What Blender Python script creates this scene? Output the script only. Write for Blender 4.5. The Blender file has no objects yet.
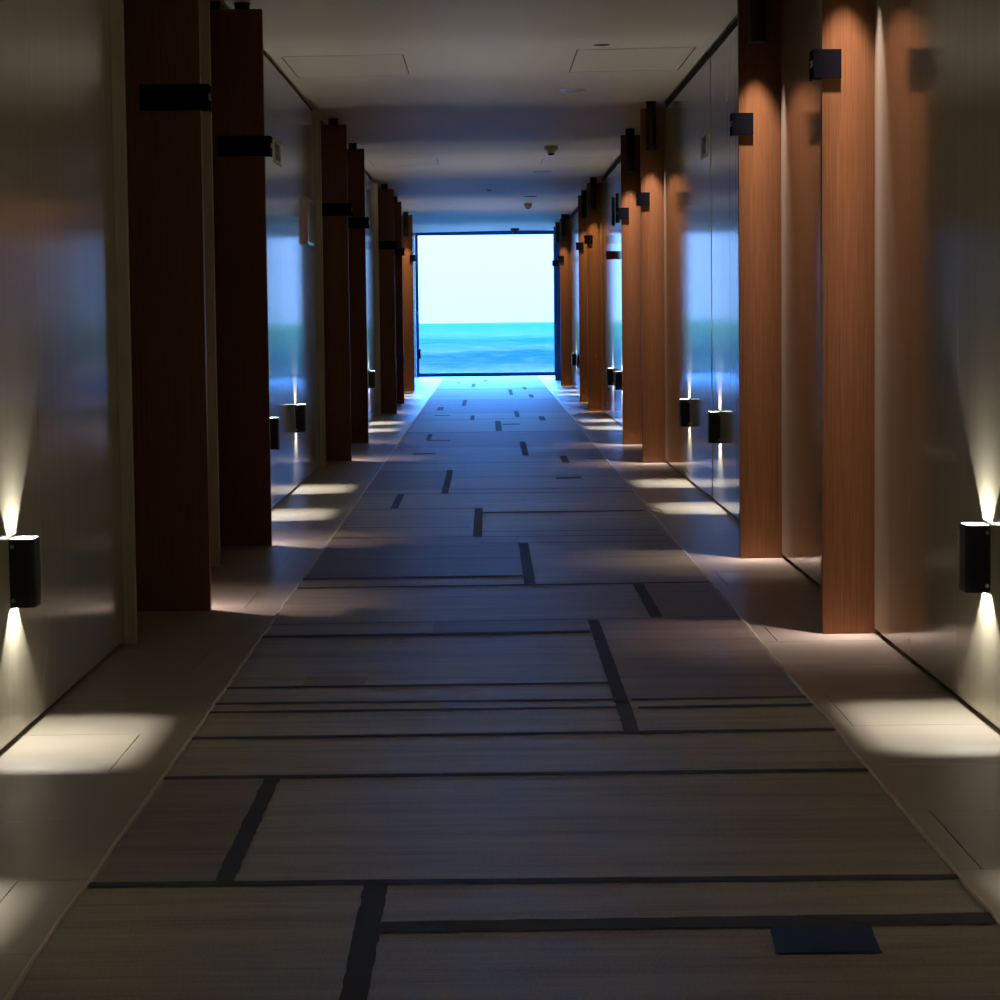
import bpy, bmesh, math, random
from mathutils import Matrix, Vector
random.seed(7)
S = bpy.context.scene
C = S.collection

# ------------------------------------------------------------------ helpers
def bx(bm, x0, x1, y0, y1, z0, z1, mi=0):
    vs = [bm.verts.new(p) for p in ((x0,y0,z0),(x1,y0,z0),(x1,y1,z0),(x0,y1,z0),(x0,y0,z1),(x1,y0,z1),(x1,y1,z1),(x0,y1,z1))]
    for f in ((0,3,2,1),(4,5,6,7),(0,1,5,4),(1,2,6,5),(2,3,7,6),(3,0,4,7)):
        fc = bm.faces.new([vs[i] for i in f]); fc.material_index = mi
def prism(bm, pts, z0, z1, mi=0):
    """vertical prism over a CCW outline"""
    a = [bm.verts.new((x,y,z0)) for x,y in pts]; b = [bm.verts.new((x,y,z1)) for x,y in pts]
    n = len(pts)
    for i in range(n):
        f = bm.faces.new((a[i],a[(i+1)%n],b[(i+1)%n],b[i])); f.material_index = mi
    f = bm.faces.new(b); f.material_index = mi
    f = bm.faces.new(a[::-1]); f.material_index = mi
def ring_shell(bm, outer, inner, z0, z1, mi=0, mi_in=0):
    """hollow vertical shell between two outlines of equal point count"""
    n = len(outer)
    def lay(pts, z): return [bm.verts.new((x,y,z)) for x,y in pts]
    o0, o1, i0, i1 = lay(outer,z0), lay(outer,z1), lay(inner,z0), lay(inner,z1)
    for k in range(n):
        j = (k+1) % n
        for q, m in (((o0[k],o0[j],o1[j],o1[k]),mi), ((i0[j],i0[k],i1[k],i1[j]),mi_in), ((o1[k],o1[j],i1[j],i1[k]),mi), ((o0[j],o0[k],i0[k],i0[j]),mi)):
            f = bm.faces.new(q); f.material_index = m
def lathe(bm, prof, n=32, mi=0, c=(0,0,0)):
    """revolve (r,z) profile about z"""
    rows = []
    for r, z in prof:
        rows.append([bm.verts.new((c[0]+r*math.cos(2*math.pi*k/n), c[1]+r*math.sin(2*math.pi*k/n), c[2]+z)) for k in range(n)])
    for a, b in zip(rows, rows[1:]):
        for k in range(n):
            f = bm.faces.new((a[k],a[(k+1)%n],b[(k+1)%n],b[k])); f.material_index = mi; f.smooth = True
    f = bm.faces.new(rows[0][::-1]); f.material_index = mi
    f = bm.faces.new(rows[-1]); f.material_index = mi
def bevel(bm, w=0.002, seg=2):
    es = [e for e in bm.edges if len(e.link_faces) == 2 and e.calc_face_angle(0) > 0.6]
    bmesh.ops.bevel(bm, geom=es, offset=w, segments=seg, affect='EDGES', profile=0.5)
def mesh(name, bm, mats, fix=True):
    if fix: bmesh.ops.recalc_face_normals(bm, faces=bm.faces)
    me = bpy.data.meshes.new(name); bm.to_mesh(me); bm.free()
    for m in (mats if isinstance(mats, (list, tuple)) else [mats]): me.materials.append(m)
    return me
def link(name, me, parent=None, loc=(0,0,0), rz=0):
    o = bpy.data.objects.new(name, me); C.objects.link(o)
    o.location = loc; o.rotation_euler[2] = rz
    if parent: o.parent = parent
    return o
def obj(name, bm, mats, parent=None, loc=(0,0,0)):
    return link(name, mesh(name, bm, mats), parent, loc)
def tag(o, label, cat, group=None):
    o['label'] = label; o['category'] = cat
    if group: o['group'] = group
    return o
def struct(o): o['kind'] = 'structure'; return o

# ------------------------------------------------------------------ materials
def mat(name, col=(.5,.5,.5), rough=.5, metal=0, spec=.5):
    m = bpy.data.materials.new(name); m.use_nodes = True
    b = m.node_tree.nodes['Principled BSDF']
    b.inputs['Base Color'].default_value = (*col, 1); b.inputs['Roughness'].default_value = rough
    b.inputs['Metallic'].default_value = metal; b.inputs['Specular IOR Level'].default_value = spec
    return m, m.node_tree.nodes, m.node_tree.links, b
def N(nt, t, **kw):
    n = nt.new(t)
    for k, v in kw.items():
        if k in n.inputs: n.inputs[k].default_value = v
        else: setattr(n, k, v)
    return n
def noise(nt, ln, scale, detail=4, stretch=(1,1,1), rough=.5):
    tc = nt.new('ShaderNodeTexCoord'); mp = nt.new('ShaderNodeMapping'); mp.inputs['Scale'].default_value = stretch
    n = N(nt, 'ShaderNodeTexNoise', Scale=scale, Detail=detail, Roughness=rough)
    ln.new(tc.outputs['Object'], mp.inputs[0]); ln.new(mp.outputs[0], n.inputs['Vector'])
    return n
def ramp(nt, ln, src, stops):
    r = nt.new('ShaderNodeValToRGB'); cr = r.color_ramp
    while len(cr.elements) > 1: cr.elements.remove(cr.elements[-1])
    cr.elements[0].position = stops[0][0]; cr.elements[0].color = (*stops[0][1], 1)
    for p, c in stops[1:]:
        e = cr.elements.new(p); e.color = (*c, 1)
    ln.new(src, r.inputs[0]); return r
def bump(nt, ln, src, b, strength=.1, dist=.002):
    bp = N(nt, 'ShaderNodeBump', Strength=strength, Distance=dist)
    ln.new(src, bp.inputs['Height']); ln.new(bp.outputs[0], b.inputs['Normal']); return bp

# wood veneer: straight vertical grain
def wood():
    m, nt, ln, b = mat('oak_veneer', rough=.42, spec=.3)
    n = noise(nt, ln, 1, 6, (150, 150, 1.6), .7)
    r = ramp(nt, ln, n.outputs['Fac'], [(.3,(.18,.076,.028)),(.5,(.24,.102,.038)),(.7,(.295,.130,.050))])
    w = noise(nt, ln, 1, 3, (420, 420, 6))
    mx = N(nt, 'ShaderNodeMix', data_type='RGBA', blend_type='MULTIPLY'); mx.inputs[0].default_value = .55
    r2 = ramp(nt, ln, w.outputs['Fac'], [(.35,(.55,.5,.45)),(.6,(1,1,1))])
    ln.new(r.outputs[0], mx.inputs[6]); ln.new(r2.outputs[0], mx.inputs[7])
    ln.new(mx.outputs[2], b.inputs['Base Color'])
    bump(nt, ln, w.outputs['Fac'], b, .15, .001)
    return m
WOOD = wood()
# lacquered wall panel, olive cream, glossy with faint vertical ripple
def lacquer(name, col, rough):
    m, nt, ln, b = mat(name, col, rough, 0, .30)
    n = noise(nt, ln, 1, 3, (14, 14, .5))
    r = ramp(nt, ln, n.outputs['Fac'], [(.3, tuple(c*.93 for c in col)), (.7, col)])
    ln.new(r.outputs[0], b.inputs['Base Color'])
    rr = N(nt, 'ShaderNodeMapRange'); rr.inputs['To Min'].default_value = rough*.75; rr.inputs['To Max'].default_value = rough*1.35
    ln.new(n.outputs['Fac'], rr.inputs['Value']); ln.new(rr.outputs[0], b.inputs['Roughness'])
    n2 = noise(nt, ln, 1, 1, (5, 5, .25))
    bump(nt, ln, n2.outputs['Fac'], b, .08, .003)
    return m
WALL = lacquer('wall_lacquer', (.45,.41,.305), .11)
JAMB = mat('jamb_cream', (.52,.47,.33), .5)[0]
DOORM = lacquer('door_lacquer', (.42,.39,.33), .3)
def ceil():
    m, nt, ln, b = mat('ceiling_paint', (.72,.67,.58), .5, 0, .25)
    n = noise(nt, ln, 1, 5, (.4, 11, 1), .6); bump(nt, ln, n.outputs['Fac'], b, .3, .004)
    return m
CEIL = ceil()
SKIRT = mat('skirting_dark', (.16,.07,.02), .35)[0]
GAP = mat('shadow_gap', (.015,.013,.010), .8)[0]
BLACK = mat('black_powder_coat', (.006,.006,.008), .42, 0, .35)[0]
SIGNB = mat('black_sign_plate', (.004,.004,.007), .95, 0, .05)[0]
DARKMET = mat('dark_metal', (.012,.014,.02), .35, .6)[0]
WINFR = mat('window_frame_navy', (.01,.06,.26), .35)[0]
LINER = mat('reflector_liner', (.16,.16,.155), .5, .0)[0]
CHROME = mat('chrome', (.75,.75,.75), .2, 1)[0]
PALE = mat('pale_plastic', (.40,.41,.35), .4)[0]
TEAL = mat('smoky_green_panel', (.16,.19,.17), .25)[0]
MARK = mat('number_pale_pink', (.8,.62,.6), .4)[0]
RED = mat('red_enamel', (.13,.008,.025), .35)[0]
BEIGE = mat('detector_beige', (.42,.38,.28), .45)[0]
LIT = bpy.data.materials.new('lamp_lens'); LIT.use_nodes = True
_b = LIT.node_tree.nodes['Principled BSDF']; _b.inputs['Base Color'].default_value = (.8,.8,.9,1)
_b.inputs['Emission Color'].default_value = (.8,.75,.95,1); _b.inputs['Emission Strength'].default_value = .5

# stone floor, long tiles across the corridor; joints come from geometry
def stone():
    m, nt, ln, b = mat('limestone', rough=.34, spec=.45)
    n = noise(nt, ln, 1, 8, (6, 28, 6), .65)
    r = ramp(nt, ln, n.outputs['Fac'], [(.25,(.33,.285,.225)),(.75,(.41,.36,.29))])
    oi = nt.new('ShaderNodeTexCoord'); ln.new(r.outputs[0], b.inputs['Base Color'])
    n2 = noise(nt, ln, 90, 5, (1,1.6,1), .7)
    rr = N(nt, 'ShaderNodeMapRange'); rr.inputs['To Min'].default_value = .3; rr.inputs['To Max'].default_value = .5
    ln.new(n.outputs['Fac'], rr.inputs['Value']); ln.new(rr.outputs[0], b.inputs['Roughness'])
    bump(nt, ln, n2.outputs['Fac'], b, .12, .001)
    return m
STONE = stone()
GROUT = mat('grout', (.14,.12,.09), .22, 0, .8)[0]
# woven rug
def weave(name, col, var=.38):
    m, nt, ln, b = mat(name, col, .52 if sum(col) > .2 else .7, 0, .33 if sum(col) > .2 else .15); b.inputs['Sheen Weight'].default_value = .05; b.inputs['Sheen Roughness'].default_value = .35
    n = noise(nt, ln, 1, 6, (3.5, 85, 1), .75)
    n2 = noise(nt, ln, 1, 2, (150, 260, 1), .5)
    n3 = noise(nt, ln, 1, 3, (.8, 9, 1), .7)
    a = N(nt, 'ShaderNodeMath', operation='ADD'); ln.new(n.outputs['Fac'], a.inputs[0]); ln.new(n2.outputs['Fac'], a.inputs[1])
    a2 = N(nt, 'ShaderNodeMath', operation='ADD'); ln.new(a.outputs[0], a2.inputs[0]); ln.new(n3.outputs['Fac'], a2.inputs[1])
    d = N(nt, 'ShaderNodeMath', operation='DIVIDE'); ln.new(a2.outputs[0], d.inputs[0]); d.inputs[1].default_value = 3
    r = ramp(nt, ln, d.outputs[0], [(.36, tuple(c*(1-var*1.6) for c in col)), (.5, col), (.64, tuple(c*(1+var) for c in col))])
    ln.new(r.outputs[0], b.inputs['Base Color'])
    bump(nt, ln, a.outputs[0], b, .6, .003)
    return m
RUG = weave('rug_taupe', (.335,.29,.215))
RUGB = weave('rug_brown', (.25,.19,.145))
RUGD = weave('rug_dark_brown', (.17,.135,.115))
RUGK = weave('rug_charcoal', (.042,.044,.048), .15)
RUGM = weave('rug_thin_line', (.10,.088,.075), .15)
RUGBL = weave('rug_navy', (.004,.035,.11), .2)
RUGY = weave('rug_ochre', (.27,.21,.11), .2)
RUGR = weave('rug_dark_red', (.10,.015,.02), .2)
RUGE = weave('rug_edge', (.62,.54,.40), .15)

# ------------------------------------------------------------------ dimensions
XL, XR = -1.36, 1.44          # wall faces
SLOPE = .012                  # the ceiling rises a touch to the right
ZC = 2.885                     # ceiling
def cz(x, y): return ZC+SLOPE*x+.0014*(y-15)
Y0, YW = -3.0, 49.9           # rear end, window
PANEL_TOP, PANEL_BOT = 2.832, .021
LF = [10.08, 12.96, 20.66, 23.63, 31.04, 34.38]          # left fins facing away from their lamps
RF = [9.12, 12.01, 19.92, 22.82, 30.99, 34.08, 42.2, 45.9]
LJ = [9.04, 11.9, 19.8, 22.62, 30.1, 33.3]               # cream jambs on the left, one before each fin
ND = .62                      # niche depth

# ------------------------------------------------------------------ floor
bm = bmesh.new()
bx(bm, XL-ND-.1, XR+ND+.1, Y0-.1, YW+.2, -.12, -.0035, 1)
g = .0016
rows = [5.21 + .62*k for k in range(-14, 80)]
for i, y in enumerate(rows):
    y1 = y + .62
    if y1 < Y0 or y > YW+.1: continue
    y0c, y1c = max(y, Y0), min(y1, YW+.1)
    q = round((y-5.21)/.62); xs = [XL-ND-.1] + ([-1.024] if q % 3 == 2 else []) + [.1*(q % 2)] + ([1.054] if q % 3 == 0 else []) + [XR+ND+.1]
    for a, b_ in zip(xs, xs[1:]):
        bx(bm, a+g, b_-g, y0c+g, y1c-g, -.0035, 0, 0)
floor = struct(obj('floor', bm, [STONE, GROUT]))

# ------------------------------------------------------------------ walls
def wall_side(name, side, niches, seams, x, tilt=None):
    """side=-1 left, +1 right. panels in front of a dark backing, broken by the door niches"""
    bm = bmesh.new()
    segs = []; y = Y0
    for a, b_ in niches: segs.append((y, a)); y = b_
    segs.append((y, YW+.1))
    for a, b_ in segs:
        # backing (skirting recess below, shadow gap above)
        xb0, xb1 = sorted((x+side*.022, x+side*.12))
        if side < 0 and b_ > 45: bx(bm, xb0, xb1, a, 40.0, -.001, .10, 1); bx(bm, xb0, xb1, a, 40.0, .10, ZC+.12, 2); xb0 -= .09; xb1 -= .09
        bx(bm, xb0, xb1, a, b_, -.001, .10, 1); bx(bm, xb0, xb1, a, b_, .10, ZC+.12, 2)
        cuts = [a] + [s for s in seams if a+.05 < s < b_-.05] + [b_]
        for p, q in zip(cuts, cuts[1:]):
            k0 = k1 = kb = 0
            if tilt and abs(p-tilt[0]) < .02: k0, k1 = tilt[1], tilt[2]
            if side < 0 and p > 39.9: k0 = k1 = kb = -.09
            s_ = .0024
            pts = [(x+k0, p+(s_ if p > a else 0)), (x+k1, q-(s_ if q < b_ else 0)), (x+kb+side*.0225, q-(s_ if q < b_ else 0)), (x+kb+side*.0225, p+(s_ if p > a else 0))]
            if side < 0: pts = pts[::-1]
            prism(bm, pts, PANEL_BOT, PANEL_TOP, 0)
    # niche shells
    for a, b_ in niches:
        xo = x+side*ND
        x0_, x1_ = sorted((xo, xo+side*.08)); bx(bm, x0_, x1_, a-.08, b_+.08, 0, ZC+.12, 0)
        x0_, x1_ = sorted((x+side*.12, xo)); bx(bm, x0_, x1_, a-.08, a, 0, ZC+.12, 0); bx(bm, x0_, x1_, b_, b_+.08, 0, ZC+.12, 0)
    return struct(obj(name, bm, [WALL, SKIRT, GAP]))
nL = [(j+.05, f+.05) for j, f in zip(LJ, LF)]
nR = [(f, f+1.1) for f in RF[:6]] 
wall_side('wall_left', -1, nL, [5.9, 7.40, 14.2, 17.25, 19.0, 25.1, 28.1, 36.2, 38.9, 40.0], XL)
wall_side('wall_right', 1, nR, [6.1, 7.50, 8.35, 13.45, 15.77, 16.5, 17.9, 25.0, 27.0, 28.9, 36.3, 38.4], XR, tilt=(13.45, -.003, .003))
bm = bmesh.new(); bx(bm, XL-ND-.1, XR+ND+.1, Y0-.12, Y0, -.001, ZC+.12)
struct(obj('wall_back', bm, WALL))

# wall round the window at the far end
bm = bmesh.new()
for x0_, x1_ in ((XL-ND-.1, -1.45), (1.415, XR+ND+.1)): bx(bm, x0_, x1_, YW+.02, YW+.2, -.12, ZC+.12)
struct(obj('wall_end', bm, JAMB))

# jambs (cream end boards of the left wall panels)
n_trim = 0
for j in LJ:
    n_trim += 1
    bm = bmesh.new(); bx(bm, XL-.12, -1.318, j, j+.05, .002, PANEL_TOP+.005); bevel(bm, .003)
    struct(obj('trim_%d' % n_trim, bm, JAMB))
# right side: matching boards closing the far end of each niche (mirror of the left)
for a, b_ in nR:
    n_trim += 1
    bm = bmesh.new(); bx(bm, XR, XR+.12, b_-.05, b_, .002, PANEL_TOP+.005); bevel(bm, .003)
    struct(obj('trim_%d' % n_trim, bm, JAMB))
# doors deep in the niches
nd = 0
def door_mesh(side):
    bm = bmesh.new(); bx(bm, 0, .045*side if side > 0 else 0, 0, .9, .008, 2.35) if side > 0 else bx(bm, -.045, 0, 0, .9, .008, 2.35)
    bevel(bm, .002); return mesh('door', bm, DOORM)
def handle_mesh(side):
    bm = bmesh.new()
    s = -side
    x0_, x1_ = sorted((0, s*.008)); bx(bm, x0_, x1_, -.02, .02, -.09, .09)
    x0_, x1_ = sorted((s*.008, s*.055)); bx(bm, x0_, x1_, -.009, .009, -.009, .009)
    x0_, x1_ = sorted((s*.04, s*.056)); bx(bm, x0_, x1_, -.009, .12, -.009, .009)
    bevel(bm, .002); return mesh('door_handle', bm, CHROME)
DM = {s: door_mesh(s) for s in (-1,1)}; HM = {s: handle_mesh(s) for s in (-1,1)}
for side, ns, x in ((-1, nL, XL), (1, nR, XR)):
    for a, b_ in ns:
        nd += 1
        xo = x+side*(ND-.046)
        d = struct(link('door_%d' % nd, DM[side], None, (xo, (a+b_)/2-.45, 0)))
        link('door_handle', HM[side], d, (0 if side > 0 else 0, .08, 1.0))

# ------------------------------------------------------------------ ceiling
def cmesh():
    bm = bmesh.new()
    panels = [(-1.30,-.53,15.95,17.35), (.605,1.36,15.94,17.43), (-1.25,-.53,26.4,27.8), (.635,1.40,27.1,28.1), (-1.25,-.54,37.0,38.4), (.63,1.38,37.4,38.8)]
    panels = [tuple(q*.991 for q in p) for p in panels]
    # build the ceiling as strips so that access panels have a real 4 mm gap round them
    ys = sorted({Y0-.1, YW+.2} | {p[2] for p in panels} | {p[3] for p in panels})
    X0, X1 = XL-ND-.1, XR+ND+.1
    bx(bm, X0, X1, Y0-.1, YW+.2, ZC+.012, ZC+.18, 1)
    gp = .008
    for y0, y1 in zip(ys, ys[1:]):
        act = sorted([p for p in panels if p[2] <= y0+1e-6 and p[3] >= y1-1e-6])
        xs = [X0]
        for p in act: xs += [p[0]-gp, p[0], p[1], p[1]+gp]
        xs.append(X1)
        for k in range(0, len(xs), 2):
            is_panel = (k//2) % 2 == 1
            # thin end gap at the near and far edges of each panel
            sh = .0035 if is_panel else 0
            near = any(abs(p[2]-y0) < 1e-6 and abs(p[0]-xs[k]) < 1e-6 for p in act)
            far = any(abs(p[3]-y1) < 1e-6 and abs(p[0]-xs[k]) < 1e-6 for p in act)
            bx(bm, xs[k], xs[k+1], y0+(.03 if near else 0), y1-(.02 if far else 0), ZC, ZC+.0125, 0)
    return bm
cl = struct(obj('ceiling', cmesh(), [CEIL, GAP]))
for v in cl.data.vertices: v.co.z += cz(v.co.x, v.co.y)-ZC

# ------------------------------------------------------------------ window and sea
win = bpy.data.objects.new('window_1', None); C.objects.link(win); win.location = (0, YW, 0); struct(win)
bm = bmesh.new()
x0_, x1_ = -1.445, 1.41
bx(bm, x0_, x0_+.06, 0, .07, 0, 2.94); bx(bm, x1_-.05, x1_, 0, .07, 0, 2.94)
bx(bm, x0_+.06, x1_-.05, 0, .07, 0, .075); bx(bm, x0_+.06, x1_-.05, 0, .07, 2.86, 2.94)
o = obj('window_frame', bm, WINFR, win)
bm = bmesh.new(); bx(bm, -1.39, 1.365, .03, .04, .06, 2.87)
gm = bpy.data.materials.new('window_glass'); gm.use_nodes = True
nt, ln = gm.node_tree.nodes, gm.node_tree.links
for n_ in list(nt): nt.remove(n_)
out = nt.new('ShaderNodeOutputMaterial'); tr = nt.new('ShaderNodeBsdfTransparent'); gl = N(nt, 'ShaderNodeBsdfGlossy', Roughness=.02)
fr = N(nt, 'ShaderNodeFresnel', IOR=1.3); mx = nt.new('ShaderNodeMixShader')
tr.inputs[0].default_value = (.97,.99,1,1)
ln.new(fr.outputs[0], mx.inputs[0]); ln.new(tr.outputs[0], mx.inputs[1]); ln.new(gl.outputs[0], mx.inputs[2]); ln.new(mx.outputs[0], out.inputs[0])
obj('window_pane', bm, gm, win)
bm = bmesh.new(); bx(bm, -.02, .02, -.05, 0, -.012, .012); bx(bm, -.012, .012, -.06, -.045, -.06, .02); bevel(bm, .003)
obj('window_handle', bm, CHROME, win, (-1.41, 0, 1.32))

def sea_mat():
    m, nt, ln, b = mat('sea_water', (.05,.4,.35), .9, 0, .0)
    tc = nt.new('ShaderNodeTexCoord'); sp = nt.new('ShaderNodeSeparateXYZ'); ln.new(tc.outputs['Object'], sp.inputs[0])
    # bands by perspective distance: use log of the distance out to sea
    lg = N(nt, 'ShaderNodeMath', operation='LOGARITHM'); lg.inputs[1].default_value = math.e
    ln.new(sp.outputs['Y'], lg.inputs[0])
    cb = nt.new('ShaderNodeCombineXYZ')
    sx = N(nt, 'ShaderNodeMath', operation='DIVIDE'); ln.new(sp.outputs['X'], sx.inputs[0]); ln.new(sp.outputs['Y'], sx.inputs[1])
    mm = N(nt, 'ShaderNodeMath', operation='MULTIPLY'); ln.new(sx.outputs[0], mm.inputs[0]); mm.inputs[1].default_value = 14
    m2 = N(nt, 'ShaderNodeMath', operation='MULTIPLY'); ln.new(lg.outputs[0], m2.inputs[0]); m2.inputs[1].default_value = 4.5
    ln.new(mm.outputs[0], cb.inputs[0]); ln.new(m2.outputs[0], cb.inputs[1])
    n = N(nt, 'ShaderNodeTexNoise', Scale=1.6, Detail=8, Roughness=.62); ln.new(cb.outputs[0], n.inputs['Vector'])
    # deep water turquoise, shallows paler blue with a darker band between
    r0 = ramp(nt, ln, lg.outputs[0], [(0,(0,0,0))])
    mr = N(nt, 'ShaderNodeMapRange'); mr.inputs['From Min'].default_value = 6.7; mr.inputs['From Max'].default_value = 9.3
    ln.new(lg.outputs[0], mr.inputs['Value'])
    nadd = N(nt, 'ShaderNodeMath', operation='MULTIPLY_ADD'); ln.new(n.outputs['Fac'], nadd.inputs[0]); nadd.inputs[1].default_value = .30
    sub = N(nt, 'ShaderNodeMath', operation='SUBTRACT'); ln.new(mr.outputs[0], sub.inputs[0]); sub.inputs[1].default_value = .15
    ln.new(sub.outputs[0], nadd.inputs[2])
    r = ramp(nt, ln, nadd.outputs[0], [(0,(.02,.035,.035)),(.04,(.14,.055,.035)),(.12,(.12,.056,.035)),(.2,(.03,.036,.026)),(.30,(.015,.032,.025)),(.36,(.09,.056,.033)),(.45,(.015,.046,.026)),(.58,(.09,.068,.028)),(.8,(.03,.066,.024)),(1,(.06,.068,.021))])
    nt.remove(r0)
    foam = N(nt, 'ShaderNodeTexNoise', Scale=5, Detail=7, Roughness=.7); ln.new(cb.outputs[0], foam.inputs['Vector'])
    fr_ = ramp(nt, ln, foam.outputs['Fac'], [(.5,(0,0,0)),(.72,(.5,.5,.5))])
    mx = N(nt, 'ShaderNodeMix', data_type='RGBA'); mx.inputs[7].default_value = (.25,.08,.035,1)
    ln.new(fr_.outputs[0], mx.inputs[0]); ln.new(r.outputs[0], mx.inputs[6]); ln.new(mx.outputs[2], b.inputs['Base Color'])
    return m
bm = bmesh.new()
vs = [bm.verts.new(p) for p in ((-400,60,0),(400,60,0),(3000,11000,0),(-3000,11000,0))]; bm.faces.new(vs)
sea = link('sea', mesh('sea', bm, sea_mat()), None, (0, 0, -25))
tag(sea, 'turquoise sea with pale bands of surf seen through the end window', 'sea'); sea['kind'] = 'stuff'

# ------------------------------------------------------------------ rug
RX0, RX1 = -.861, .985
def rug():
    bm = bmesh.new()
    top = .009
    bx(bm, RX0, RX1, Y0+.6, 49.0, 0, top, 0)
    lay = {0: .0012}
    Q = .9905
    def patch(x0, x1, y0, y1, mi, z=.0014, jag=0.0, slant=0.0):
        x0, x1, y0, y1 = x0*Q, x1*Q, y0*Q, y1*Q
        n = max(1, int(abs(y1-y0)/.035)) if jag else 1
        L, R = [], []
        for k in range(n+1):
            t = k/n; y = y0+(y1-y0)*t
            L.append((x0+slant*t+random.uniform(-jag, jag), y)); R.append((x1+slant*t+random.uniform(-jag, jag), y))
        for k in range(n):
            v = [bm.verts.new((L[k][0], L[k][1], top+z)), bm.verts.new((R[k][0], R[k][1], top+z)), bm.verts.new((R[k+1][0], R[k+1][1], top+z)), bm.verts.new((L[k+1][0], L[k+1][1], top+z))]
            f = bm.faces.new(v); f.material_index = mi
    def line(x0, x1, ya, yb, w, mi):
        x0, x1, ya, yb = x0*Q, x1*Q, ya*Q, yb*Q
        # a weft stripe with slightly wavering edges
        n = max(2, int((x1-x0)/.04)); pts = []
        for k in range(n+1):
            t = k/n; j = random.uniform(-.0016, .0016)
            pts.append((x0+(x1-x0)*t, ya+(yb-ya)*t+j, w*random.uniform(.94, 1.06)))
        for p, q in zip(pts, pts[1:]):
            v = [bm.verts.new((p[0], p[1]-p[2]/2, top+.0024)), bm.verts.new((q[0], q[1]-q[2]/2, top+.0024)), bm.verts.new((q[0], q[1]+q[2]/2, top+.0024)), bm.verts.new((p[0], p[1]+p[2]/2, top+.0024))]
            f = bm.faces.new(v); f.material_index = mi
    K, B, D, T, NV, OC, RD = 1, 2, 3, 4, 5, 6, 7
    # colour fields
    patch(RX0+.004, -.575, 5.165, 6.36, B); patch(.41, RX1-.004, 7.63, 9.66, B)
    patch(RX0+.004, .16, 11.33, 13.0, D); patch(RX0+.004, .16, 13.0, 13.35, B)
    patch(.665, RX1-.004, 9.7, 10.93, B); patch(-.22, .40, 9.27, 9.64, B, .0010)
    patch(RX0+.004, RX1-.004, 22.6, 25.6, B, .0010); patch(RX0+.004, -.3, 17.1, 19.3, B, .0010)
    patch(RX0+.004, RX1-.004, 30.6, 36.0, B, .0010)
    # weft stripes: x0, x1, y left, y right, width
    for x0, x1, ya, yb, w, mi in [
        (RX0-.004, .992, 5.163, 5.143, .046, K), (-.225, 1.0, 4.768, 4.780, .090, K), (RX0-.004, .994, 6.378, 6.380, .046, K),
        (RX0-.004, .994, 6.984, 7.016, .048, K), (RX0-.004, .40, 7.449, 7.461, .045, K), (.45, .996, 7.447, 7.471, .045, K),
        (RX0-.004, .40, 7.619, 7.613, .043, K), (.44, .995, 7.606, 7.625, .042, K), (RX0-.004, .383, 7.946, 7.966, .045, K),
        (RX0-.004, .379, 9.227, 9.276, .080, K), (RX0-.004, .986, 9.604, 9.688, .04, T), (RX0-.004, .99, 10.909, 10.961, .05, K),
        (RX0-.004, .168, 11.29, 11.328, .08, K), (RX0, .96, 13.40, 13.35, .06, T), (-.05, .97, 12.997, 12.986, .05, T),
        (-.05, .957, 13.699, 13.696, .06, T), (RX0, -.095, 15.40, 15.36, .07, T), (-.044, .96, 15.038, 15.05, .10, K),
        (RX0, .99, 16.726, 16.687, .09, T), (-.271, .966, 17.092, 17.092, .11, T), (-.60, -.376, 23.98, 23.97, .2, K),
        (.154, .356, 27.42, 27.45, .24, K), (RX0, .99, 25.66, 25.63, .16, T), (-.66, -.468, 30.11, 30.08, .22, K),
        (RX0, -.11, 14.04, 14.0, .045, T), (RX0, .15, 12.17, 12.16, .035, T), (-.67, -.47, 21.625, 21.648, .22, RD), (.497, .687, 18.186, 18.222, .2, NV),
        (RX0, .99, 18.4, 18.42, .05, T), (RX0, .99, 20.2, 20.2, .06, T), (RX0, .99, 28.9, 28.9, .1, T), (RX0, .99, 40.9, 40.9, .2, T), (RX0, .99, 33.6, 33.6, .1, T),
        (RX0, .99, 4.05, 4.05, .046, K), (RX0, .99, 2.4, 2.4, .046, K)]:
        line(x0, x1, ya, yb, w, mi)
    # warp bars
    for x0, x1, y0, y1 in [(-.275,-.224,3.4,5.13), (-.598,-.556,5.165,6.35), (.384,.429,6.99,9.63), (.638,.687,9.70,10.91), (.154,.205,10.965,12.97),
        (-.091,-.040,13.355,15.40), (-.624,-.577,15.43,16.66), (-.327,-.279,16.66,19.29), (.296,.351,21.19,23.58), (.608,.667,20.04,21.05),
        (.079,.145,25.82,28.31), (-.62,-.573,24.08,25.32), (.327,.382,29.38,31.26), (.60,.67,28.31,29.45), (-.358,-.30,33.23,35.64), (-.667,-.588,31.71,32.95),
        (-.211,-.163,28.66,29.98), (-.283,-.217,42.24,44.47), (.337,.393,37.69,40.55), (.59,.65,40.46,41.9), (.623,.69,36.4,37.82), (-.565,-.51,44.6,45.6), (-.08,-.01,45.8,47.2)]:
        patch(x0, x1, y0, y1, K, .0030, .0022)
    patch(.528, .729, 4.53, 4.728, NV, .0030, .003, .012)
    patch(-.62, -.413, 7.985, 8.165, OC, .0030, .002)
    return bm
r = obj('corridor_rug', rug(), [RUG, RUGK, RUGB, RUGD, RUGM, RUGBL, RUGY, RUGR])
tag(r, 'long taupe woven runner with charcoal lines and bars, running down the stone floor', 'rug')
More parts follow.
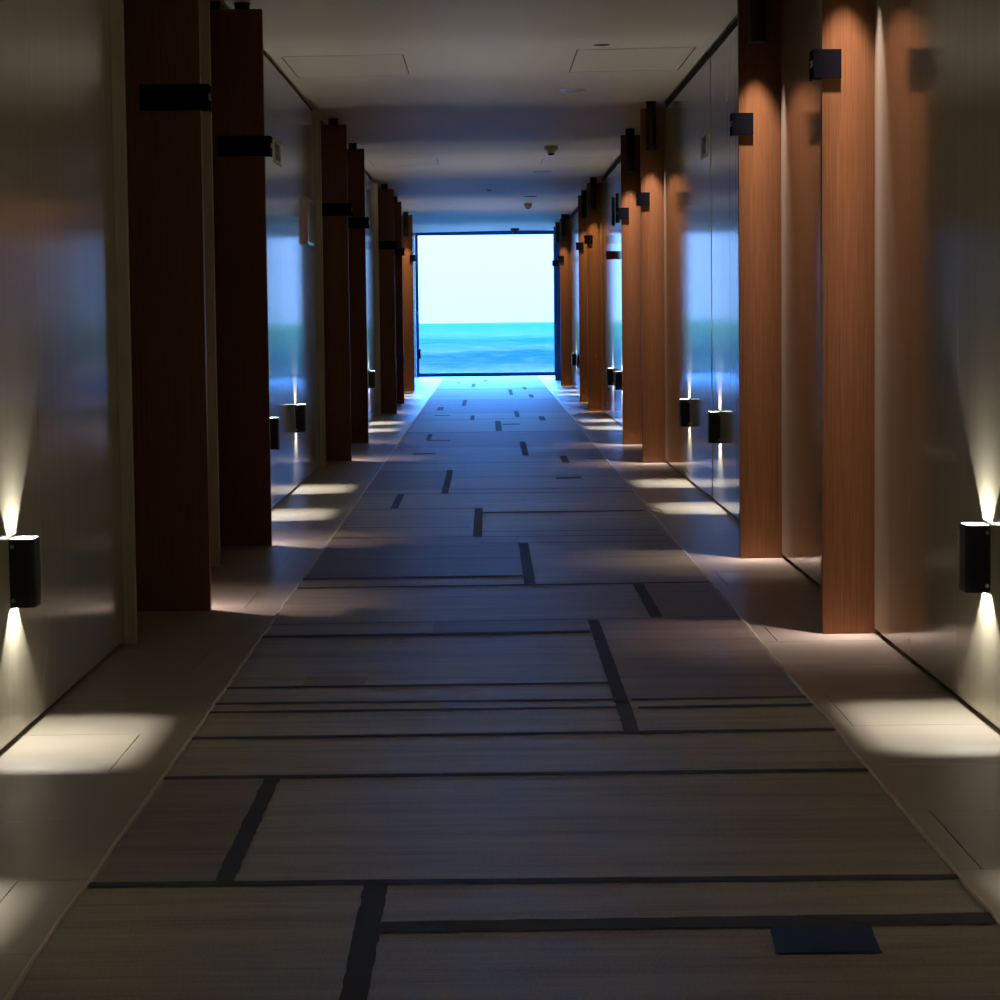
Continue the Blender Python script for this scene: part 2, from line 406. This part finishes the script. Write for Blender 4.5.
for sx, x in ((-1, RX0), (1, RX1)):
    bm = bmesh.new(); ys = []; y = Y0+.6; w = 0; prev = None
    while y < 49.0: ys.append(y); y += .05 if y < 16 else .3
    for y in ys:
        w = w*.7+random.uniform(-.0022, .0022)
        cur = [bm.verts.new((x+w+.0062*math.cos(q*math.pi/4), y, .0085+.0062*math.sin(q*math.pi/4))) for q in range(8)]
        if prev:
            for q in range(8): bm.faces.new((prev[q], prev[(q+1)%8], cur[(q+1)%8], cur[q])).smooth = True
        else: bm.faces.new(cur)
        prev = cur
    bm.faces.new(prev)
    e = obj('selvage', bm, RUGE, r)
    e['label'] = 'paler wavering corded edge of the runner'

# ------------------------------------------------------------------ wall fins
FG = {-1: 'wood fins along the left wall', 1: 'wood fins along the right wall'}
def fin_mesh(side, top):
    bm = bmesh.new()
    # from the free edge into the niche wall
    a, b_ = (-1.158, XL-ND) if side < 0 else (1.246, XR+ND)
    x0_, x1_ = sorted((a, b_)); bx(bm, x0_, x1_, 0, .045, .001, top); bevel(bm, .0012, 2)
    return mesh('veneer_panel', bm, WOOD)
def fin_short(side, top, a):
    bm = bmesh.new(); x0_, x1_ = sorted((a, XL if side < 0 else XR)); bx(bm, x0_, x1_, 0, .045, .001, top); bevel(bm, .0012, 2)
    return mesh('veneer_panel', bm, WOOD)
def cap_mesh(side, xa, xb):
    bm = bmesh.new(); x0_, x1_ = sorted((xa, xb)); bx(bm, x0_, x1_, .012, .033, 0, 1)
    return mesh('top_bracket', bm, GAP)
FDX = {(1, 12.01): -.011, (1, 19.92): .010, (1, 22.82): .009, (1, 30.99): .026, (1, 34.08): .032, (-1, 34.38): -.018}
FM = {-1: fin_mesh(-1, 2.818), 1: fin_mesh(1, 2.862)}
CM = {-1: cap_mesh(-1, XL-.02, XL-.5), 1: cap_mesh(1, XR+.02, XR+.5)}
def fin(side, y, label, me=None, capm=None, top=None):
    t = bpy.data.objects.new('wall_fin', None); C.objects.link(t); t.location = (FDX.get((side, y), 0), y, 0)
    tag(t, label, 'wall fin', FG[side])
    top = top or (2.818 if side < 0 else 2.862)
    link('veneer_panel', me or FM[side], t)
    c = link('top_bracket', capm or CM[side], t, (0, 0, top)); c.scale = (1, 1, cz(side*1.5, y)-top)
    return t
ordw = ['nearest', 'second', 'third', 'fourth', 'fifth', 'sixth', 'seventh', 'eighth']
LL = ['very dark brown wood fin on the left, nearest the camera, after the first cream jamb',
      'very dark brown wood fin on the left, second from the camera',
      'dark brown wood fin on the left, third from the camera, just past the framed panel',
      'narrow-looking dark wood fin on the left, fourth from the camera',
      'dark wood fin on the left, fifth from the camera, behind a far cream jamb',
      'slim dark wood fin on the left, sixth from the camera']
for y, l in zip(LF, LL): fin(-1, y, l)
RL = ['orange lit wood fin on the right, nearest the camera, largest in view',
      'orange lit wood fin on the right, second from the camera, under a black ceiling spot',
      'orange-brown wood fin on the right, third from the camera, beside the pair of wall lights',
      'orange-brown wood fin on the right, fourth from the camera, partly behind the third',
      'brown wood fin on the right, fifth from the camera',
      'dark brown wood fin on the right, sixth from the camera, partly behind the fifth',
      'pinkish brown wood fin on the right, seventh from the camera']
for y, l in zip(RF[:6], RL): fin(1, y, l)
capR = cap_mesh(1, 1.36, XR-.005); capL = cap_mesh(-1, -1.345, -1.28)
fin(1, RF[6], RL[6], fin_short(1, 2.862, 1.262), capR)
wf = fin_short(1, 2.862, 1.262)
WOODB = WOOD
me8 = fin_short(1, 2.862, 1.262); me8.materials.clear(); me8.materials.append(mat('fin_blue_reflection', (.05,.24,.50), .25)[0])  # blue reflected light is painted into this fin's base colour
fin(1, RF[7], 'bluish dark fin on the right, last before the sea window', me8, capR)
fin(-1, 39.9, 'orange lit wood fin on the left, last before the sea window', fin_short(-1, 2.862, -1.19), capL, 2.862)

# ------------------------------------------------------------------ room number signs clipped on the fin edges
def sign_mesh(side, near_leg, far_leg, edge, z=.105):
    """U-shaped plate round the fin's free edge. local x: 0 at the free edge, +x toward the wall"""
    s = side; bm = bmesh.new()
    def b2(xa, xb, ya, yb):
        x0_, x1_ = sorted((edge+s*xa, edge+s*xb)); bx(bm, x0_, x1_, ya, yb, -z/2, z/2)
    b2(-.033, -.027, -.012, .11)            # plate facing the corridor
    b2(-.027, near_leg, -.010, -.0005)       # leg on the near face
    b2(-.027, far_leg, .0455, .055)         # leg on the far face
    b2(-.027, -.0005, -.0005, .0455)
    bevel(bm, .0012, 1)
    return mesh('sign_plate', bm, SIGNB)
def digit_mesh(side, edge):
    bm = bmesh.new(); s = side
    for yy, zz, h in ((.010,.004,.024), (.036,.004,.024), (.062,.004,.024)):
        x0_, x1_ = sorted((edge+s*-.0342, edge+s*-.0328))
        bx(bm, x0_, x1_, yy, yy+.005, zz-h/2, zz+h/2)
        bx(bm, x0_, x1_, yy+.005, yy+.016, zz+h/2-.005, zz+h/2)
        bx(bm, x0_, x1_, yy+.005, yy+.016, zz-h/2, zz-h/2+.005)
    return mesh('number_mark', bm, MARK)
SM = {-1: sign_mesh(-1, .245, .055, -1.158), 1: sign_mesh(1, .070, .15, 1.246)}
SMe = {-1: sign_mesh(-1, .055, .055, -1.19), 1: sign_mesh(1, .07, .15, 1.262)}
DGM = {-1: digit_mesh(-1, -1.158), 1: digit_mesh(1, 1.246)}; DGe = {-1: digit_mesh(-1, -1.19), 1: digit_mesh(1, 1.262)}
SL = [(-1, y, l) for y, l in zip(LF, ['wide black room sign on the nearest left fin', 'wide black room sign on the second left fin',
      'black room sign on the third left fin', 'black room sign on the fourth left fin', 'small black room sign on the fifth left fin', 'tiny black room sign on the sixth left fin'])]
SR = [(1, y, l) for y, l in zip(RF, ['square black room sign on the nearest right fin', 'square black room sign on the second right fin',
      'square black room sign on the third right fin', 'square black room sign on the fourth right fin', 'small black room sign on the fifth right fin',
      'small black room sign on the sixth right fin', 'tiny dark blue room sign on the seventh right fin', 'tiny blue room sign on the last right fin by the window'])]
for side, y, l in SL+SR+[(-1, 39.9, 'tiny dark blue room sign on the last left fin by the window')]:
    far = (y > 38)
    t = bpy.data.objects.new('room_sign', None); C.objects.link(t); t.location = (FDX.get((side, y), 0), y, 2.105+.0006*(y-9)+(.04 if y > 38 else 0) if side < 0 else 2.117+.0019*(y-9))
    tag(t, l, 'sign', 'black room signs on the fins')
    link('sign_plate', (SMe if far else SM)[side], t)
    link('number_mark', (DGe if far else DGM)[side], t)

# ------------------------------------------------------------------ ceiling spots in front of / behind the fins
def spot_meshes():
    bm = bmesh.new()
    R = .041; n = 40
    # open-ended tube with a recessed lens
    def circ(r): return [(r*math.cos(2*math.pi*k/n), r*math.sin(2*math.pi*k/n)) for k in range(n)]
    ring_shell(bm, circ(R), circ(R-.004), -.395, 0, 0, 1)
    for f in bm.faces: f.smooth = abs(f.normal.z) < .5
    h = mesh('lamp_housing', bm, [BLACK, LINER])
    bm = bmesh.new(); lathe(bm, [(R-.0045, 0), (R-.0045, .01)], n); l = mesh('lamp_lens', bm, LIT)
    bm = bmesh.new(); lathe(bm, [(R+.004, -.006), (R+.004, 0)], n); c = mesh('ceiling_plate', bm, BLACK)
    return h, l, c
HM_, LM_, PM_ = spot_meshes()
SPOTW = 205
BULB = {}
def spot(x, y, label, col=(1,.80,.79), w=1.0, toward=1):
    t = bpy.data.objects.new('ceiling_spot', None); C.objects.link(t); t.location = (x, y, cz(x, y))
    tag(t, label, 'spotlight', 'black tubular ceiling spots by the fins')
    t.scale = (1, 1, 1-.0012*(y-12)) if x > 0 else (1, 1, 1)
    link('lamp_housing', HM_, t); link('lamp_lens', LM_, t, (0, 0, -.288)); link('ceiling_plate', PM_, t)
    # one recessed lamp: peaked beam, cut off by the tube
    o = bpy.data.objects.new('bulb', BULB[col]) if col in BULB else None
    if o is None:
        l = bpy.data.lights.new('bulb', 'SPOT'); l.energy = SPOTW*(.6 if col[2] < .6 else 1); l.color = col; l.spot_size = math.radians(54); l.spot_blend = .6; l.shadow_soft_size = .010
        l.use_nodes = True; nt, ln = l.node_tree.nodes, l.node_tree.links; em = nt['Emission']
        tc = nt.new('ShaderNodeTexCoord'); sp = nt.new('ShaderNodeSeparateXYZ'); ln.new(tc.outputs['Normal'], sp.inputs[0])
        q = N(nt, 'ShaderNodeMath', operation='MULTIPLY'); ln.new(sp.outputs['Z'], q.inputs[0]); ln.new(sp.outputs['Z'], q.inputs[1])
        q2 = N(nt, 'ShaderNodeMath', operation='SUBTRACT'); q2.inputs[0].default_value = 1.0045; ln.new(q.outputs[0], q2.inputs[1])
        q3 = N(nt, 'ShaderNodeMath', operation='DIVIDE'); q3.inputs[0].default_value = .02; ln.new(q2.outputs[0], q3.inputs[1])
        ln.new(q3.outputs[0], em.inputs['Strength'])
        BULB[col] = l; o = bpy.data.objects.new('bulb', l)
    if w < .5: return t
    C.objects.link(o); o.parent = t; o.location = (0, 0, -.292); o.rotation_euler = (math.radians(1.2*toward), 0, 0)
    return t
for i, y in enumerate(RF[:7]):
    spot(1.325+FDX.get((1,y),0), y-.11, 'black tube spot in front of the %s right fin' % ordw[i], (1,.80,.79) if i < 4 else (1,.70,.45))
spot(1.330, RF[7]-.095, 'black tube spot in front of the last right fin beside the sea window', w=.05)
for i, y in enumerate(LF):
    spot(-1.275 if i else -1.27, y+.045+.10, 'black tube spot behind the %s left fin, only its top showing' % ordw[i], (1,.80,.79) if i != 3 else (1,.7,.4), toward=-1)
spot(-1.290, 39.9-.11, 'black tube spot in front of the last left fin before the sea window', (1,.72,.5))

# ------------------------------------------------------------------ up-and-down wall lights
def arc(cx, cy, r, a0, a1, n=7): return [(cx+r*math.cos(a0+(a1-a0)*k/n), cy+r*math.sin(a0+(a1-a0)*k/n)) for k in range(n+1)]
def sconce_meshes():
    W, D, R, H = .056, .073, .020, .097
    def outline(W, D, R, x0):
        p = [(x0, -W)] + arc(D-R, -W+R, R, -math.pi/2, 0) + arc(D-R, W-R, R, 0, math.pi/2) + [(x0, W)]
        return p
    bm = bmesh.new()
    ring_shell(bm, outline(W, D, R, .003), outline(W-.004, D-.004, R-.004, .005), -H, H, 0, 1)
    a = mesh('shade', bm, [BLACK, LINER])
    bm = bmesh.new(); bx(bm, 0, .0032, -W+.002, W-.002, -H, H); b_ = mesh('back_plate', bm, CHROME)
    bm = bmesh.new(); prism(bm, outline(W-.0045, D-.0045, R-.004, .0052), -.040, .040); c = mesh('lamp_module', bm, LINER)
    bm = bmesh.new()
    for s in (0,):
        z = 0
        vs0 = [bm.verts.new((.012+.006*math.cos(t), s2, z+.006*math.sin(t))) for s2 in (-W-.003,) for t in [2*math.pi*k/12 for k in range(12)]]
        vs1 = [bm.verts.new((.012+.006*math.cos(t), -W+.001, z+.006*math.sin(t))) for t in [2*math.pi*k/12 for k in range(12)]]
        for k in range(12): bm.faces.new((vs0[k], vs0[(k+1)%12], vs1[(k+1)%12], vs1[k]))
        bm.faces.new(vs0)
    d = mesh('fixing_screw', bm, CHROME)
    return a, b_, c, d
SA, SB, SC_, SD = sconce_meshes()
SCW = 22
def sconce(side, y, label, w=1.0):
    x = XL if side < 0 else XR
    if side > 0 and 13.5 < y < 15.7: x = XR-.003+.006*(y-13.45)/(15.77-13.45)
    t = bpy.data.objects.new('wall_light', None); C.objects.link(t); t.location = (x, y, .491 if y < 10 else .502)
    if side > 0: t.scale = (-1, 1, 1)
    tag(t, label, 'wall light', 'black up-and-down wall lights near the floor')
    link('shade', SA, t); link('back_plate', SB, t); link('lamp_module', SC_, t); link('fixing_screw', SD, t, (0, 0, .077)); link('fixing_screw', SD, t, (0, 0, -.077))
    for s in (-1, 1):
        l = bpy.data.lights.new('led', 'SPOT'); l.spot_size = math.radians(165); l.spot_blend = .3; l.shadow_soft_size = .006; l.energy = SCW*w*(1 if s < 0 else .9); l.color = (1,.97,.89)
        o = bpy.data.objects.new('led', l); C.objects.link(o); o.parent = t; o.location = (.030, 0, s*.047)
        if s > 0: o.rotation_euler = (math.pi, 0, 0)
    return t
LS = [4.75, 6.95, 15.05, 17.3, 26.3, 28.1, 36.9, 38.2, 47.5]
RS = [4.75, 7.05, 15.22, 17.5, 26.3, 28.15, 37.6, 39.75, 47.5]
LSL = ['black wall light on the left outside the frame, its light pool at the lower left', 'large black up-and-down wall light on the left by the picture edge',
       'black wall light on the left, half hidden behind the second fin', 'black wall light on the left under the framed panel', 'small black wall light on the left hidden behind the fourth fin',
       'small black wall light on the left before the far cream jamb', 'far black wall light on the left behind the sixth fin', 'far black wall light on the left just before the last fin',
       'tiny dark wall light on the left against the sea window']
RSL = ['black wall light on the right outside the frame, its light pool at the lower right', 'large black up-and-down wall light on the right by the picture edge',
       'black wall light on the right, nearer of the pair between second and third fins', 'black wall light on the right, farther of the pair between second and third fins',
       'small black wall light on the right, cut by the fourth fin', 'small black wall light on the right, just past the fifth fin', 'far black wall light on the right behind the sixth fin',
       'tiny black wall light on the right between sixth and seventh fins', 'far black wall light on the right hidden by the last fin']
for y, l in zip(LS, LSL): sconce(-1, y, l)
for y, l in zip(RS, RSL): sconce(1, y, l)

# ------------------------------------------------------------------ things on the walls
def wall_box(name, side, y0, y1, z0, z1, d, label, cat, parts, x=None):
    x = x if x is not None else (XL if side < 0 else XR)
    t = bpy.data.objects.new(name, None); C.objects.link(t); t.location = (x, (y0+y1)/2, (z0+z1)/2)
    tag(t, label, cat)
    w, h = (y1-y0)/2, (z1-z0)/2
    for pn, kind, a, m in parts:
        bm = bmesh.new(); s = -side
        if kind == 'frame':
            for (ya, yb, za, zb) in ((-w,w,h-a,h),(-w,w,-h,-h+a),(-w,-w+a,-h+a,h-a),(w-a,w,-h+a,h-a)):
                x0_, x1_ = sorted((0, s*d)); bx(bm, x0_, x1_, ya, yb, za, zb)
        elif kind == 'fill':
            x0_, x1_ = sorted((0, s*d*.5)); bx(bm, x0_, x1_, -w+a, w-a, -h+a, h-a)
        elif kind == 'blocks':
            x0_, x1_ = sorted((s*d*.5, s*d*.75))
            bx(bm, x0_, x1_, -w*.55, w*.35, h*.08, h*.62); bx(bm, x0_, x1_, -w*.3, w*.6, -h*.6, -h*.08)
        obj(pn, bm, m, t)
    return t
wall_box('emergency_light', -1, 15.9, 16.38, 2.20, 2.365, .006, 'small pale framed emergency light high on the left wall past the second fin', 'emergency light',
    [('frame','frame',.018,PALE), ('lens','fill',.018,TEAL), ('symbol','blocks',0,DARKMET)])
wall_box('emergency_light', 1, 16.0, 16.42, 2.22, 2.385, .006, 'small pale framed emergency light high on the right wall between second and third fins', 'emergency light',
    [('frame','frame',.018,PALE), ('lens','fill',.018,TEAL), ('symbol','blocks',0,DARKMET)])
wall_box('framed_panel', -1, 18.35, 18.95, 1.755, 2.10, .035, 'framed grey panel on the left wall before the third fin, bright top edge', 'frame',
    [('frame','frame',.02,CHROME), ('panel','fill',.02,DOORM)])
for y, l in ((27.8, 'farther of two slim black vertical bars high on the right wall'), (26.95, 'nearer of two slim black vertical bars high on the right wall')):
    bm = bmesh.new(); bx(bm, XR-.022, XR, y-.05, y+.05, 2.21, 2.53); bevel(bm, .006, 2)
    t = tag(obj('wall_bar', bm, BLACK), l, 'bar', 'black bars on the right wall')
    bm = bmesh.new(); bx(bm, XR-.026, XR-.022, y-.03, y+.03, 2.235, 2.262)
    e = obj('red_tip', bm, RED, t)
bm = bmesh.new(); bx(bm, 1.352, XR, 27.72, 27.75, 1.832, 1.926); bevel(bm, .004, 2)
t = tag(obj('fire_alarm_box', bm, RED), 'small dark red flag box on the right wall past the fourth fin', 'alarm')
bm = bmesh.new(); bx(bm, 1.343, 1.3525, 27.722, 27.748, 1.836, 1.922)
obj('mounting_bracket', bm, PALE, t)
# door strike / hinge on the left edge of the window: a dark box on the wall
# ------------------------------------------------------------------ things on the ceiling
def disc(name, x, y, r, prof, m, label, cat, extra=None):
    t = bpy.data.objects.new(name, None); C.objects.link(t); x *= .991; y *= .991; t.location = (x, y, cz(x, y)+.003); tag(t, label, cat)
    bm = bmesh.new(); lathe(bm, prof, 28); obj('cover', bm, m, t)
    if extra:
        bm = bmesh.new(); lathe(bm, extra[1], 20); obj(extra[0], bm, extra[2], t)
    return t
vent = [(.052, -.004), (.056, 0)]
disc('ceiling_vent', .743, 15.68, .055, vent, GAP, 'thin dark round cap on the ceiling beside the right access panel', 'vent')
disc('ceiling_vent', .67, 18.8, .098, [(.098, -.006), (.102, 0)], CHROME, 'shiny round ceiling cap past the right access panel', 'vent')
disc('smoke_detector', .668, 25.0, .1, [(.024,-.085),(.036,-.08),(.048,-.05),(.066,-.048),(.068,-.004),(.068,0)], BEIGE, 'larger beige smoke detector on the ceiling with dark sensor', 'smoke detector',
     ('sensor', [(.012,-.10),(.03,-.095),(.034,-.08)], DARKMET))
disc('round_downlight', .68, 29.58, .11, [(.108, -.008), (.112, 0)], CHROME, 'bright round metal ring on the ceiling beyond the larger smoke detector', 'ceiling ring',
     ('diffuser', [(.09, -.0095), (.09, -.008)], PALE))
disc('ceiling_vent', .643, 35.76, .1, [(.096, -.008), (.1, 0)], GAP, 'dark round cap on the ceiling above the far smoke detector', 'vent')
disc('smoke_detector', .652, 38.0, .1, [(.03,-.08),(.05,-.07),(.062,-.03),(.064,0)], BEIGE, 'smaller far smoke detector on the ceiling', 'smoke detector',
     ('sensor', [(.018,-.09),(.026,-.08)], DARKMET))
disc('ceiling_sensor', .576, 49.0, .07, [(.015,-.11),(.03,-.10),(.045,-.07),(.05,-.05),(.085,-.045),(.09,0)], DARKMET, 'small dark blue dome device on the ceiling at the sea window', 'ceiling device',
     ('lens', [(.01,-.13),(.018,-.12)], BLACK))
disc('ceiling_vent', .05, 33.6, .03, [(.025,-.015),(.03,0)], GAP, 'tiny dark sprinkler cap in the middle of the ceiling', 'vent')

# ------------------------------------------------------------------ world, camera
w = bpy.data.worlds.new('sky'); S.world = w; w.use_nodes = True
nt, ln = w.node_tree.nodes, w.node_tree.links
bg = nt['Background']; tc = nt.new('ShaderNodeTexCoord'); sp = nt.new('ShaderNodeSeparateXYZ'); ln.new(tc.outputs['Generated'], sp.inputs[0])
r = ramp(nt, ln, sp.outputs['Z'], [(0,(.84,1.75,3.6)),(.012,(.88,1.8,3.8)),(.035,(.94,1.9,4.0)),(.06,(3.5,14,44)),(.3,(3.5,18,60)),(1,(.3,10,34))])
ln.new(r.outputs[0], bg.inputs[0]); bg.inputs[1].default_value = 1.0
w.cycles.sampling_method = 'MANUAL'; w.cycles.sample_map_resolution = 512

cam = bpy.data.cameras.new('camera'); co = bpy.data.objects.new('camera', cam); C.objects.link(co); S.camera = co
cam.sensor_width = 36; cam.lens = 36*2450/1000; cam.clip_end = 20000; cam.clip_start = .05
Mw = Matrix([[0.999925885256545, -0.005291308130992901, -0.01096476411864881], [0.011328564112143748, 0.07448533753628468, 0.997157759899236], [-0.004459554806454195, -0.9972080708409697, 0.07453975999800108]])
co.matrix_world = Matrix.Translation((0,0,1.2)) @ Mw.transposed().to_4x4()
S.view_settings.view_transform = 'Standard'; S.view_settings.look = 'None'; S.view_settings.gamma = 1; S.view_settings.use_curve_mapping = False
S.view_settings.exposure = 0.0
